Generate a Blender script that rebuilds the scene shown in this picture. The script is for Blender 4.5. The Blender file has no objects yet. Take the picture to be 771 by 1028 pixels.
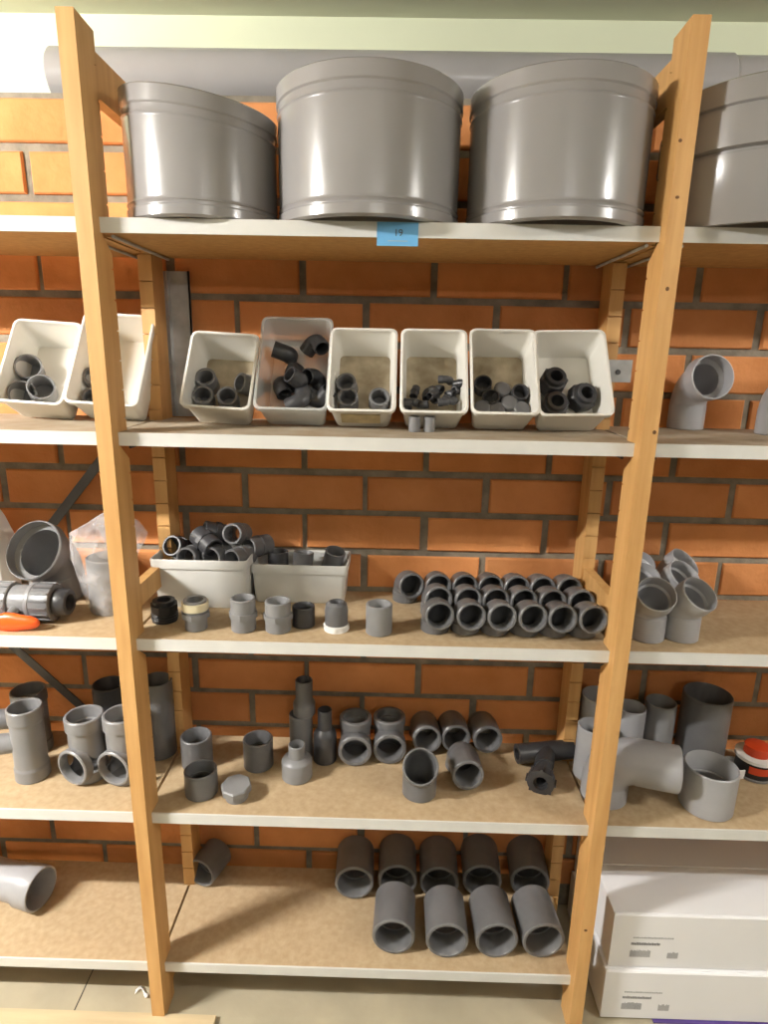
import bpy, math, random
from mathutils import Vector, Matrix, Quaternion
random.seed(7)
scn = bpy.context.scene
COL = scn.collection

# ------------------------------------------------------------------ camera
CAM = Vector((0.0344, -1.1410, 1.5502)); PIT, YAW, ROL, FPX = 0.2503, -0.0132, 0.0196, 618.19
_F = Vector((math.sin(YAW)*math.cos(PIT), math.cos(YAW)*math.cos(PIT), -math.sin(PIT)))
_r = Vector((math.cos(YAW), -math.sin(YAW), 0)); _u = _r.cross(_F)
_R = math.cos(ROL)*_r + math.sin(ROL)*_u; _U = -math.sin(ROL)*_r + math.cos(ROL)*_u
cd = bpy.data.cameras.new('camera'); cd.sensor_fit = 'HORIZONTAL'; cd.sensor_width = 36
cd.lens = FPX/771*36; cd.clip_start = 0.02
cam = bpy.data.objects.new('camera', cd); COL.objects.link(cam)
cam.matrix_world = Matrix.Translation(CAM) @ Matrix((_R, _U, -_F)).transposed().to_4x4()
scn.camera = cam
# ------------------------------------------------------------------ world, light, exposure
w = bpy.data.worlds.new('world'); scn.world = w; w.use_nodes = True
w.node_tree.nodes['Background'].inputs[0].default_value = (1, .95, .85, 1)
w.node_tree.nodes['Background'].inputs[1].default_value = 0.0      # closed room: only its lamps light it
LAMPS = [  # tube lamps on the ceiling: position, half length, strength
    ((-2.05, -0.95, 2.205), 0.35, 1650.0),
    ((2.00, -1.05, 2.205), 0.35, 290.0),
    ((0.60, -2.70, 2.205), 0.35, 90.0),  # fill only: an unseen lamp added behind the camera
]
LAMP_COL = (1.0, 0.965, 0.92)
scn.view_settings.view_transform = 'Standard'; scn.view_settings.look = 'None'
scn.view_settings.gamma = 1; scn.view_settings.use_curve_mapping = False
scn.view_settings.exposure = -0.15

def ray(x, y): return _F + _R*((x-385.5)/FPX) + _U*((514-y)/FPX)
def onz(x, y, z): d = ray(x, y); return CAM + d*((z-CAM.z)/d.z)
def ony(x, y, Y): d = ray(x, y); return CAM + d*((Y-CAM.y)/d.y)
def onplane(x, y, p, n): d = ray(x, y); return CAM + d*((p-CAM).dot(n)/d.dot(n))
def mpp(p): return (p-CAM).dot(_F)/FPX          # metres per pixel at a point

Z = [1.770, 1.400, .979, .5606, .1413]           # shelf tops
T = .0248; HW = .48; PW = .029; YB = .2915; YW = .3235

# ------------------------------------------------------------------ materials
MATS = {}
def mat(name, col, rough=.5, var=.12, scale=12., bump=0., bscale=60., metal=0., col2=None, stretch=None, rnd=0., alpha=1., spec=.5, trans=0., coat=0.):
    m = bpy.data.materials.new(name); m.use_nodes = True; nt = m.node_tree; b = nt.nodes['Principled BSDF']
    L = nt.links.new; N = nt.nodes.new
    tc = N('ShaderNodeTexCoord'); mp = N('ShaderNodeMapping'); L(tc.outputs['Object'], mp.inputs['Vector'])
    if stretch: mp.inputs['Scale'].default_value = stretch
    nz = N('ShaderNodeTexNoise'); nz.inputs['Scale'].default_value = scale; nz.inputs['Detail'].default_value = 5
    L(mp.outputs[0], nz.inputs['Vector'])
    oi = N('ShaderNodeObjectInfo')
    ad = N('ShaderNodeVectorMath'); ad.operation = 'MULTIPLY_ADD'
    cmb = N('ShaderNodeCombineXYZ')
    for i in range(3): L(oi.outputs['Random'], cmb.inputs[i])
    ad.inputs[1].default_value = (37, 17, 23); L(cmb.outputs[0], ad.inputs[0]); L(mp.outputs[0], ad.inputs[2]); L(ad.outputs[0], nz.inputs['Vector'])
    mx = N('ShaderNodeMix'); mx.data_type = 'RGBA'
    c2 = col2 or tuple(c*(1-var*2) for c in col)
    mx.inputs['A'].default_value = (*c2, 1); mx.inputs['B'].default_value = (*col, 1)
    rp = N('ShaderNodeMapRange'); rp.inputs[1].default_value = .3; rp.inputs[2].default_value = .7
    L(nz.outputs['Fac'], rp.inputs[0]); L(rp.outputs[0], mx.inputs['Factor'])
    out = mx.outputs['Result']
    if rnd:
        hs = N('ShaderNodeHueSaturation'); mr = N('ShaderNodeMapRange'); mr.inputs[3].default_value = 1-rnd; mr.inputs[4].default_value = 1+rnd
        L(oi.outputs['Random'], mr.inputs[0]); L(mr.outputs[0], hs.inputs['Value']); L(out, hs.inputs['Color']); out = hs.outputs[0]
    L(out, b.inputs['Base Color'])
    b.inputs['Roughness'].default_value = rough; b.inputs['Metallic'].default_value = metal
    b.inputs['Specular IOR Level'].default_value = spec; b.inputs['Alpha'].default_value = alpha
    b.inputs['Transmission Weight'].default_value = trans; b.inputs['Coat Weight'].default_value = coat
    if bump:
        n2 = N('ShaderNodeTexNoise'); n2.inputs['Scale'].default_value = bscale; n2.inputs['Detail'].default_value = 4
        L(ad.outputs[0], n2.inputs['Vector'])
        bp = N('ShaderNodeBump'); bp.inputs['Strength'].default_value = bump; bp.inputs['Distance'].default_value = .004
        L(n2.outputs['Fac'], bp.inputs['Height']); L(bp.outputs[0], b.inputs['Normal'])
    MATS[name] = m; return m

mat('brick', (.71, .305, .115), .85, scale=9, col2=(.57, .225, .075), bump=.8, bscale=45, rnd=.16, spec=.25)
mat('mortar', (.29, .255, .195), .95, scale=30, var=.2, bump=.6, bscale=90)
mat('plaster', (.62, .65, .47), .8, scale=3, var=.03, bump=.15, bscale=25)
mat('ceiling', (.78, .79, .65), .85, scale=2, var=.04, bump=.15, bscale=25)
mat('roomwall', (.10, .09, .075), .85, scale=2, var=.05)
mat('concrete', (.47, .41, .29), .85, scale=6, var=.12, bump=.2, bscale=40)
mat('pine', (.68, .40, .155), .55, scale=6, col2=(.56, .30, .10), stretch=(9, 9, .8), bump=.12, bscale=9)
mat('knot', (.16, .07, .02), .6)
mat('chipboard', (.50, .375, .23), .75, scale=70, col2=(.42, .30, .17), bump=.1, bscale=140)
mat('orangeboard', (.52, .30, .105), .75, scale=60, col2=(.42, .23, .075), bump=.1, bscale=140)  # more orange board colour, used for the top shelves
mat('dustyboard', (.46, .40, .31), .8, scale=14, col2=(.34, .26, .17), bump=.1, bscale=140)
mat('edging', (.71, .71, .68), .5, scale=20, var=.04)
mat('darkmetal', (.13, .135, .14), .5, metal=.3, var=.15)
mat('galv', (.56, .58, .58), .45, metal=.15, scale=25, var=.18)
mat('rod', (.07, .065, .06), .4, metal=.6)
mat('pvc', (.155, .155, .160), .36, scale=18, var=.10, bump=.05, bscale=30, rnd=.12)
mat('pvcdark', (.050, .050, .054), .38, scale=18, var=.15, rnd=.25)
mat('pvcmid', (.23, .23, .235), .36, scale=14, var=.07, rnd=.08)
mat('pvclight', (.37, .37, .385), .36, scale=14, var=.06, bump=.03, rnd=.06)
mat('pvcbig', (.30, .29, .29), .22, scale=5, var=.05, bump=.03, bscale=8, coat=.15)
mat('pipewhite', (.34, .33, .325), .24, scale=6, var=.06)
mat('bin', (.80, .79, .74), .45, scale=9, col2=(.75, .73, .66))
mat('bindirt', (.58, .50, .36), .75, scale=22, col2=(.27, .215, .14))
mat('binclear', (.72, .74, .72), .35, scale=8, var=.05, alpha=.50)
mat('tubgrey', (.66, .66, .63), .45, scale=8, var=.05)
mat('cream', (.80, .72, .50), .5)
mat('carton', (.90, .90, .92), .6, scale=4, var=.025, bump=.06, bscale=12)
mat('ink', (.10, .10, .11), .8)
mat('inkmid', (.30, .30, .31), .8)
mat('inkgrey', (.52, .52, .53), .8)
mat('bluelabel', (.16, .46, .80), .6, var=.03)
mat('orange', (.90, .12, .015), .3, var=.05)
mat('redlid', (.62, .06, .015), .4, var=.06)
mat('black', (.018, .018, .02), .4)
mat('white', (.80, .80, .78), .5, var=.03)
mat('purple', (.12, .07, .30), .6)
mat('plywood', (.62, .49, .30), .7, scale=5, var=.1, stretch=(1, 9, 1))
mat('glue', (.62, .52, .30), .7, scale=40, var=.2)
def plastic_bag():
    m = bpy.data.materials.new('plasticbag'); m.use_nodes = True; nt = m.node_tree; nt.nodes.clear()
    N = nt.nodes.new; L = nt.links.new
    o = N('ShaderNodeOutputMaterial'); mx = N('ShaderNodeMixShader'); t = N('ShaderNodeBsdfTransparent'); g = N('ShaderNodeBsdfPrincipled')
    g.inputs['Base Color'].default_value = (.78, .78, .80, 1); g.inputs['Roughness'].default_value = .18
    nz = N('ShaderNodeTexNoise'); nz.inputs['Scale'].default_value = 22; bp = N('ShaderNodeBump'); bp.inputs['Strength'].default_value = .7; bp.inputs['Distance'].default_value = .01
    tc = N('ShaderNodeTexCoord'); L(tc.outputs['Object'], nz.inputs['Vector']); L(nz.outputs['Fac'], bp.inputs['Height']); L(bp.outputs[0], g.inputs['Normal'])
    mr = N('ShaderNodeMapRange'); mr.inputs[1].default_value = .35; mr.inputs[2].default_value = .7; mr.inputs[3].default_value = .08; mr.inputs[4].default_value = .42
    L(nz.outputs['Fac'], mr.inputs[0]); L(mr.outputs[0], mx.inputs['Fac']); L(t.outputs[0], mx.inputs[1]); L(g.outputs[0], mx.inputs[2]); L(mx.outputs[0], o.inputs[0])
    MATS['plasticbag'] = m
plastic_bag()
def emit(name, col, s):
    m = bpy.data.materials.new(name); m.use_nodes = True; nt = m.node_tree; b = nt.nodes['Principled BSDF']
    b.inputs['Emission Color'].default_value = (*col, 1); b.inputs['Emission Strength'].default_value = s; MATS[name] = m

# ------------------------------------------------------------------ mesh helpers
class MB:
    def __init__(s): s.v = []; s.f = []; s.mi = []
    def add(s, vs, fs, m=0):
        o = len(s.v); s.v += [tuple(v) for v in vs]; s.f += [tuple(i+o for i in f) for f in fs]; s.mi += [m]*len(fs); return s
    def box(s, x0, x1, y0, y1, z0, z1, m=0, M=None):
        vs = [Vector((x, y, z)) for z in (z0, z1) for y in (y0, y1) for x in (x0, x1)]
        if M: vs = [M @ v for v in vs]
        return s.add(vs, [(0, 2, 3, 1), (4, 5, 7, 6), (0, 1, 5, 4), (2, 6, 7, 3), (0, 4, 6, 2), (1, 3, 7, 5)], m)
    def bar(s, a, b, wy, wz, m=0):   # box bar from a to b; wy = size across in the y direction
        a = Vector(a); b = Vector(b); d = (b-a).normalized(); n = Vector((0, 1, 0)); q = d.cross(n).normalized(); n = q.cross(d)
        vs = [p + n*(sy*wy/2) + q*(sq*wz/2) for p in (a, b) for sy in (-1, 1) for sq in (-1, 1)]
        return s.add(vs, [(0, 1, 3, 2), (4, 6, 7, 5), (0, 4, 5, 1), (2, 3, 7, 6), (0, 2, 6, 4), (1, 5, 7, 3)], m)
    def rings(s, rings, seg, closed=False, cap0=False, cap1=False, m=0, skip=None):
        o = len(s.v)
        for r in rings: s.v += [tuple(p) for p in r]
        n = len(rings); fs = []
        for i in range(n if closed else n-1):
            j = (i+1) % n
            for k in range(seg):
                l = (k+1) % seg; f = (o+i*seg+k, o+i*seg+l, o+j*seg+l, o+j*seg+k)
                if skip:
                    c = sum((Vector(s.v[q]) for q in f), Vector())/4
                    if skip(c): continue
                fs.append(f)
        if cap0: fs.append(tuple(o+k for k in reversed(range(seg))))
        if cap1: fs.append(tuple(o+(n-1)*seg+k for k in range(seg)))
        s.f += fs; s.mi += [m]*len(fs); return s
    def sweep(s, path, outer, inner, bi, seg=32, m=0, skip=None, poly=None):
        # path(t)->(point, tangent); outer/inner lists of (t, radius); inner None = solid
        bi = Vector(bi).normalized()
        def ring(t, r, sharp=None):
            p, tg = path(t); v = tg.cross(bi).normalized()
            n = poly if sharp else None
            out = []
            for k in range(seg):
                a = 2*math.pi*k/seg; rr = r
                if n:
                    q = (a % (2*math.pi/n)) - math.pi/n; rr = r*math.cos(math.pi/n)/math.cos(q)
                out.append(p + bi*(math.cos(a)*rr) + v*(math.sin(a)*rr))
            return out
        rs = [ring(*o) for o in outer]
        if inner is None: return s.rings(rs, seg, cap0=True, cap1=True, m=m, skip=skip)
        rs += [ring(*o) for o in reversed(inner)]
        return s.rings(rs, seg, closed=True, m=m, skip=skip)
    def mesh(s, name, mats, angle=38, smooth=True):
        me = bpy.data.meshes.new(name); me.from_pydata(s.v, [], s.f)
        for mm in mats: me.materials.append(MATS[mm])
        me.polygons.foreach_set('material_index', s.mi)
        me.validate()
        import bmesh
        bm = bmesh.new(); bm.from_mesh(me); bmesh.ops.recalc_face_normals(bm, faces=bm.faces); bm.to_mesh(me); bm.free()
        if smooth:
            me.polygons.foreach_set('use_smooth', [True]*len(me.polygons)); me.set_sharp_from_angle(angle=math.radians(angle))
        me.update(); return me
    def build(s, name, m, parent=None, **k):
        return link(name, s.mesh(name, [m] if isinstance(m, str) else m, **k), parent)

def link(name, me, parent=None, loc=None, rot=None):
    o = bpy.data.objects.new(name, me); COL.objects.link(o)
    if parent: o.parent = parent
    if loc is not None: o.location = loc
    if rot is not None: o.rotation_mode = 'QUATERNION'; o.rotation_quaternion = rot
    return o
def tag(o, label, cat, group=None):
    o['label'] = label; o['category'] = cat
    if group: o['group'] = group
    return o
def empty(name, loc=(0, 0, 0), rot=None):
    o = link(name, None, None, loc, rot); o.empty_display_size = .05; return o
def struct(o): o['kind'] = 'structure'; return o
def straight(d=(0, 0, 1), o=(0, 0, 0)):
    d = Vector(d).normalized(); o = Vector(o); return lambda t: (o+d*t, d)
def bend(l1, R, ang, a=(0, 0, 1), b=(0, -1, 0)):
    a = Vector(a); b = Vector(b); L = R*ang
    def f(t):
        if t <= l1: return a*t, a
        if t <= l1+L:
            q = (t-l1)/R; return a*l1 + b*R + (a*math.sin(q) - b*math.cos(q))*R, a*math.cos(q)+b*math.sin(q)
        d = a*math.cos(ang)+b*math.sin(ang); return a*l1 + b*R + (a*math.sin(ang) - b*math.cos(ang))*R + d*(t-l1-L), d
    return f, l1+L
def axis_rot(d, twist=0): return Vector(d).to_track_quat('Z', 'Y') @ Quaternion((0, 0, 1), twist)
def rz(a): return Quaternion((0, 0, 1), a)
ORD = ['first', 'second', 'third', 'fourth', 'fifth', 'sixth', 'seventh', 'eighth', 'ninth', 'tenth', 'eleventh', 'twelfth']

# ------------------------------------------------------------------ fitting meshes (local base at origin, axis +z)
def coupling_mesh(r, h, wall=.14, m='pvc', mid=0., hexn=0, seg=36, blind=False):
    c = r*.05; ri = r*(1-wall)
    out = [(0, r-c), (c, r)]
    if hexn:
        out += [(h*.40, r), (h*.40, r*1.16, 1), (h*.58, r*1.16, 1), (h*.58, r)]
    elif mid: out += [(h*.45, r), (h*.45, r*(1+mid)), (h*.55, r*(1+mid)), (h*.55, r)]
    out += [(h-c, r), (h, r-c)]
    inn = [(0, ri+c*.6), (c, ri), (h*.48, ri), (h*.48, ri*.9), (h*.52, ri*.9), (h*.52, ri), (h-c, ri), (h, ri+c*.6)]
    if blind: inn = [(h*.10, .0005), (h*.10, ri), (h-c, ri), (h, ri+c*.6)]
    return MB().sweep(straight(), out, inn, (1, 0, 0), seg, poly=hexn or None).mesh('coupling', [m])
def reducer_mesh(r, h, r2, wall=.16, m='pvc', lower=.52, taper=.13):
    c = r*.05; a = h*lower; b = h*(lower+taper)
    out = [(0, r-c), (c, r), (a, r), (a+(b-a)*.4, r*.86+r2*.14), (b, r2), (h-c, r2), (h, r2-c)]
    inn = [(0, r*(1-wall)), (a*.9, r*(1-wall)), (b, r2*(1-wall)), (h, r2*(1-wall)+c*.5)]
    return MB().sweep(straight(), out, inn, (1, 0, 0), 32).mesh('reducer', [m])
def elbow_mesh(r, l1, R, ang, l2, wall=.15, m='pvc', sock=0., s1=.5, s2=.5, flare=0., seg=32, blind=False):
    # socket collars: radius r on the straight ends, body r*(1-sock) between; flare widens the mouth
    f, e = bend(l1, R, ang); L = e+l2; c = r*.05; rb = r*(1-sock)
    out = [(0, r-c), (c, r), (l1*s1*2 if s1 < .5 else l1, r), ((l1*s1*2 if s1 < .5 else l1)+c, rb)]
    n = 10
    for i in range(1, n): out.append((l1+(e-l1)*i/n, rb))
    rm = r*(1+flare)
    out += [(e+c*.2, rb), (e+c*1.5, rm), (L-c, rm), (L, rm-c)]
    inn = [(0, r*(1-wall)+c*.5), (c, r*(1-wall))] + [(l1+(e-l1)*i/n, rb*(1-wall)) for i in range(0, n+1)] + [(e+c*2, rm-r*wall), (L-c, rm-r*wall), (L, rm-r*wall+c*.5)]
    out.sort(key=lambda q: q[0]); inn.sort(key=lambda q: q[0])
    if blind: inn = [(c, .0005)] + inn[1:]
    return MB().sweep(f, out, inn, (1, 0, 0), seg).mesh('elbow', [m])
def tee_mesh(r, h, zb, lb, rb=None, wall=.15, m='pvc', sock=.08, bdir=(0, -1, 0), collar=True):
    rb = rb or r; c = r*.05; bd = Vector(bdir).normalized(); q = r*(1-sock)
    def skip(p):
        d = p-Vector((0, 0, zb)); k = d.dot(bd); return k > 0 and (d-bd*k).length < rb*(1-wall)+rb*.055
    lo, hi = h*.18, h*.80
    ri = r*(1-wall); qi = q-r*wall; N_ = 56
    zz = [c+(h-2*c)*i/N_ for i in range(N_+1)]
    out = [(0, r-c)]+[(z, q if lo < z < hi else r) for z in zz]+[(h, r-c)]
    inn = [(c*.5, .0005)]+[(z, qi if lo < z < hi else ri) for z in zz]+[(h, ri+c*.5)]
    mb = MB().sweep(straight(), out, inn, (1, 0, 0), 64, skip=skip)
    side = Vector((1, 0, 0)) if abs(bd.x) < .5 else Vector((0, 1, 0))
    side = (side - bd*side.dot(bd)).normalized()
    qb = rb*(1-sock)
    out = [(q*.7, rb*.985), (q*1.1, rb*.985), (q*1.14, rb), (lb-c, rb), (lb, rb-c)]; inn = [(q*.7, rb*(1-wall)), (q*1.02, rb*(1-wall)), (lb-c, rb*(1-wall)), (lb, rb*(1-wall)+c*.5)]
    mb.sweep(straight(bd, (0, 0, zb)), out, inn, side, 32)
    return mb.mesh('tee', [m])

# ------------------------------------------------------------------ setting
def plane_box(name, x0, x1, y0, y1, z0, z1, m): return struct(MB().box(x0, x1, y0, y1, z0, z1).build(name, m, smooth=False))
XL, XR, YF, ZC = -4.2, 2.6, -3.8, 2.275
LEDGE = 2.075
plane_box('floor', XL, XR, YF, .6, -.05, 0, 'concrete')
plane_box('ceiling', XL, XR, YF, .6, ZC, ZC+.1, 'ceiling')
plane_box('wall_left', XL-.1, XL, YF, .6, 0, ZC, 'roomwall')
plane_box('wall_right', XR, XR+.1, YF, .6, 0, ZC, 'roomwall')
plane_box('wall_front', XL, XR, YF-.1, YF, 0, ZC, 'roomwall')
plane_box('wall_upper', XL, XR, .455, .6, LEDGE, ZC, 'plaster')
wb = plane_box('wall_back', XL, XR, YW+.007, .6, 0, LEDGE-.001, 'mortar')
PITCH, BL = .0998, .2958; ZJ = 1.969; XJ = .1153
def brick_mesh(l):
    h = PITCH-.0160; d = .02; b = .0035
    mb = MB(); o = [(-l/2, -h/2), (l/2, -h/2), (l/2, h/2), (-l/2, h/2)]
    R0 = [Vector((x, d, z)) for x, z in o]; R1 = [Vector((x, b, z)) for x, z in o]
    R2 = [Vector((x-math.copysign(b, x), 0, z-math.copysign(b, z))) for x, z in o]
    return mb.rings([R0, R1, R2], 4, cap1=True).mesh('brick', ['brick'], smooth=False)
bm_full = brick_mesh(BL-.0160)
row = 0
for k in range(-1, 20):
    zc = ZJ - PITCH*(k+.5)
    if zc < .03: break
    off = XJ if k % 2 == 0 else XJ+BL/2
    x = off+BL/2
    while x > -1.75: x -= BL
    x += BL
    while x < 1.5:
        o = link('brick', bm_full, wb, (x+random.uniform(-.0025, .0025), YW+random.uniform(-.0025, .0015), zc+random.uniform(-.0012, .0012)))
        o.rotation_euler = (random.uniform(-.004, .004), random.uniform(-.005, .005), random.uniform(-.005, .005))
        x += BL
# tube lamps under flat white reflectors on the ceiling, out of view; the one behind the camera is an added fill
for i, (p, hl, st) in enumerate(LAMPS):
    emit('tube%d' % i, LAMP_COL, st)
    e = empty('ceiling_lamp', p); tag(e, ['white reflector lamp with one tube on ceiling towards the left', 'white reflector lamp with one tube on ceiling towards the right', 'added fill lamp with one tube on ceiling behind the camera'][i], 'lamp', 'tube lamps on the ceiling')
    MB().box(-hl-.04, hl+.04, -.042, .042, .034, .042).build('reflector', 'white', e, smooth=False)  # unseen plate, added to hold tube light off the ceiling
    MB().box(-hl-.04, hl+.04, -.03, .03, .042, ZC-p[2]).build('housing', 'white', e, smooth=False)
    MB().sweep(straight((1, 0, 0), (-hl, 0, 0)), [(0, .02), (2*hl, .02)], None, (0, 1, 0), 12).build('tube', 'tube%d' % i, e)
    for sx in (-1, 1): MB().box(sx*(hl+.012)-.010, sx*(hl+.012)+.010, -.016, .016, -.012, .034).build('socket', 'white', e, smooth=False)

# ------------------------------------------------------------------ the shelving
rack = empty('wooden_shelf_rack', (0, 0, 0))
tag(rack, 'pine shelf rack with notched posts and pale-edged chipboard shelves against brick wall', 'shelf rack')
BAY = HW*2+PW
YP0, YP1, YQ0, YQ1 = -.026, .040, .226, .291
PTOP = 2.066
def post_mesh(front):
    y0, y1, top = (YP0, YP1, PTOP) if front else (YQ0, YQ1, 2.045)
    ker = [z for z in [(.085+.0535*i) for i in range(37)]]
    edge = []   # (y, z) going up along the toothed edge
    ye, sgn = (y1, -1) if front else (y0, 1)
    cuts = []
    for z in ker:
        if front and any(s-T-.034 < z < s+.012 for s in Z): continue
        cuts.append((z, 'k'))
    if front: cuts += [(s, 's') for s in Z]
    cuts.sort()
    for z, t in cuts:
        if t == 'k': edge += [(ye, z-.0013), (ye+sgn*.007, z-.001), (ye+sgn*.007, z+.001), (ye, z+.0013)]
        else: edge += [(ye, z-T-.030), (ye+sgn*.036, z-T), (ye+sgn*.036, z-.002), (ye, z-.001)]
    if front: prof = [(y0, 0), (y1, 0)] + edge + [(y1, top-.004), (y0, top)]
    else: prof = [(y1, 0), (y0, 0)] + edge + [(y0, top), (y1, top)]
    n = len(prof); vs = [Vector((x, y, z)) for x in (0, PW) for y, z in prof]
    fs = [tuple(range(n)), tuple(range(2*n-1, n-1, -1))] + [(i, (i+1) % n, n+(i+1) % n, n+i) for i in range(n)]
    return MB().add(vs, fs).mesh('post', ['pine'], smooth=False)
pf, pb = post_mesh(True), post_mesh(False)
POSTX = [-HW-PW-BAY, -HW-PW, HW, HW+BAY]
knot_me = MB().sweep(straight((0, -1, 0)), [(0, .0042), (.0008, .0036)], None, (1, 0, 0), 10).mesh('knot', ['knot'])
for i, x in enumerate(POSTX):
    p = link('post', pf, rack, (x, 0, 0)); link('post', pb, rack, (x, 0, 0))
    MB().box(x+.004, x+PW-.004, YP1, YQ0, 1.966, 2.036).build('top_rail', 'pine', rack, smooth=False)
    MB().box(x+.005, x+PW-.005, YP1, YQ0, 1.030, 1.078).build('middle_rail', 'pine', rack, smooth=False)
    MB().box(x+.006, x+PW-.006, YP1, YQ0, .03, .075).build('bottom_rail', 'pine', rack, smooth=False)
for px, py, i in [(621, 511, 2), (670, 290, 2), (683, 141, 2), (680, 198, 2), (657, 434, 2), (588, 934, 2), (641, 744, 2), (122, 478, 1), (83, 130, 1)]:
    q = ony(px, py, YP0)
    if POSTX[i]+.004 < q.x < POSTX[i]+PW-.004:
        k = link('knot', knot_me, rack, q)
        k.scale = (random.uniform(.7, 1.1), 1, random.uniform(.6, 1.0))
def shelf(xc, i):
    m = ['orangeboard', 'dustyboard', 'chipboard', 'chipboard', 'chipboard'][i]
    E_ = .0112
    pr_ = [(-HW, .004), (HW, .004), (HW, YP1+.003), (HW+E_, YP1+.003), (HW+E_, YQ0-.003), (HW, YQ0-.003), (HW, YB), (-HW, YB), (-HW, YQ0-.003), (-HW-E_, YQ0-.003), (-HW-E_, YP1+.003), (-HW, YP1+.003)]
    n_ = len(pr_)
    s = MB().add([Vector((x, y, z)) for z in (-T, 0) for x, y in pr_], [tuple(reversed(range(n_))), tuple(range(n_, 2*n_))] + [(k, (k+1) % n_, n_+(k+1) % n_, n_+k) for k in range(n_)]).build('shelf', m, rack, smooth=False); s.location = (xc, 0, Z[i])
    e = MB().box(-HW, HW, 0, .004, -T, 0).build('edge_strip', 'edging', s, smooth=False)
    for sx in (-1, 1):
        r = MB().sweep(straight((0, 1, 0), (sx*(HW-.016), .012, -T-.004)), [(0, .003), (YB-.02, .003)], None, (1, 0, 0), 8).build('support_rod', 'galv' if i == 0 else 'rod', s)
for i in range(5):
    for xc in (-BAY, 0, BAY):
        if i == 4 and xc > 0: continue          # the boxes stand on the floor there
        shelf(xc, i)
# cross brace of the left bay
d1 = (ony(103, 460, .302), ony(57, 520, .302)); d2 = (ony(20, 655, .308), ony(62, 692, .308))
for (p, q) in (d1, d2):
    d = (q-p).normalized(); k0 = (-.52-p.x)/d.x; k1 = (-1.45-p.x)/d.x
    MB().bar(p+d*k0, p+d*k1, .003, .022).build('cross_brace', 'darkmetal', rack, smooth=False)
# blue price tag on the top shelf edge
q0 = ony(378.5, 224, -.001); q1 = ony(419.5, 248, -.001)
lab = empty('shelf_label', (0, 0, 0)); tag(lab, 'blue paper label with a number on front edge of top shelf', 'label')
MB().box(q0.x, q1.x, -.0014, -.0004, q1.z+.001, q0.z+.002).build('paper', 'bluelabel', lab, smooth=False)
def text(s, size, loc, m, parent, name='lettering', rot=(math.pi/2, 0, 0), bold=0):
    cu = bpy.data.curves.new(name, 'FONT'); cu.body = s; cu.size = size; cu.align_x = 'CENTER'; cu.align_y = 'CENTER'; cu.offset = bold; cu.extrude = .0001
    tmp = bpy.data.objects.new(name, cu); COL.objects.link(tmp)
    dg = bpy.context.evaluated_depsgraph_get(); dg.update(); me = bpy.data.meshes.new_from_object(tmp.evaluated_get(dg))
    COL.objects.unlink(tmp); bpy.data.objects.remove(tmp)
    me.materials.clear(); me.materials.append(MATS[m])
    o = link(name, me, parent, loc); o.rotation_euler = rot; return o
tc = ony(400, 234, -.0016)
text('19', .016, (tc.x, -.00165, tc.z), 'ink', lab, bold=.0)
MB().box(tc.x-.018, tc.x+.016, -.00165, -.0014, q1.z+.0085, q1.z+.0095).build('printed_line', 'inkgrey', lab, smooth=False)

# ------------------------------------------------------------------ top shelf: large pipe couplers
def big_coupler(name, x, y, r, h, label, tilt=None, bands=True):
    seg = 72; wall = .010
    def prof():
        o = [(0, r-.002), (.003, r+.0025), (.018, r+.0025), (.021, r), (.026, r), (.028, r+.0015), (.031, r), (.0325, r), (.036, r)]
        o += [(h*.4, r), (h*.6, r), (h-.051, r), (h-.0475, r), (h-.046, r), (h-.043, r+.0015), (h-.040, r), (h-.030, r), (h-.027, r+.0025), (h-.003, r+.0025), (h, r-.001)]
        return o
    rings = []
    def ringat(z, rr):
        out = []
        for k in range(seg):
            a = 2*math.pi*k/seg; X = rr*math.cos(a); Y = rr*math.sin(a); zz = z
            if tilt: zz = z + (z/h)*(tilt[0]*X + tilt[1]*Y)
            out.append((X, Y, zz))
        return out
    rs = [ringat(*q) for q in prof()] + [ringat(h, r-wall), ringat(h*.5, r-wall-.001), ringat(0, r-wall)]
    o = MB().rings(rs, seg, closed=True).build(name, 'pvcbig'); o.location = (x, y, Z[0]+.0005)
    return tag(o, label, 'pipe coupler')
h2 = ony(370, 56, -.05).z - Z[0]
big_coupler('pipe_coupler', -.0215, .117, .1655, h2, 'largest glossy grey pipe coupler, in the middle of the top shelf above blue label')
h3 = ony(580, 58, -.05).z - Z[0]
big_coupler('pipe_coupler', .3195, .110, .1585, h3, 'wide glossy grey pipe coupler on top shelf beside the right wooden post')
zl = ony(123, 95, .10).z-Z[0]; zr = ony(277, 119, .09).z-Z[0]; zf = ony(195, 85, -.02).z-Z[0]
r1 = .135; hh = (zl+zr)/2
big_coupler('pipe_bend', -.330, .115, r1, hh, 'narrower grey pipe piece with slanted top, beside the left post on top shelf', tilt=((zr-zl)/(2*r1), -(zf-hh)/r1))
# big stepped fitting, right bay top shelf
def right_fitting():
    r = .165; c = Vector((.505+.175, .10, Z[0]))
    zf = lambda y: ony(720, y, c.y-r).z-Z[0]
    za, zb, zc = zf(140), zf(95), zf(62)
    out = [(0, r-.002), (.003, r), (za-.006, r), (za-.004, r-.006), (za, r-.006), (za+.003, r+.004), (zb-.004, r+.004), (zb-.002, r-.003), (zb+.003, r-.003), (zb+.006, r+.001), (zc-.004, r+.001), (zc, r-.006)]
    inn = [(0, r-.012), (zc, r-.015)]
    o = MB().sweep(straight(), out, inn, (1, 0, 0), 72).build('pipe_socket', 'pvcbig'); o.location = c+Vector((0, 0, .0005))
    tag(o, 'large grey stepped pipe socket on top shelf right of the right post', 'pipe fitting')
right_fitting()
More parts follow.
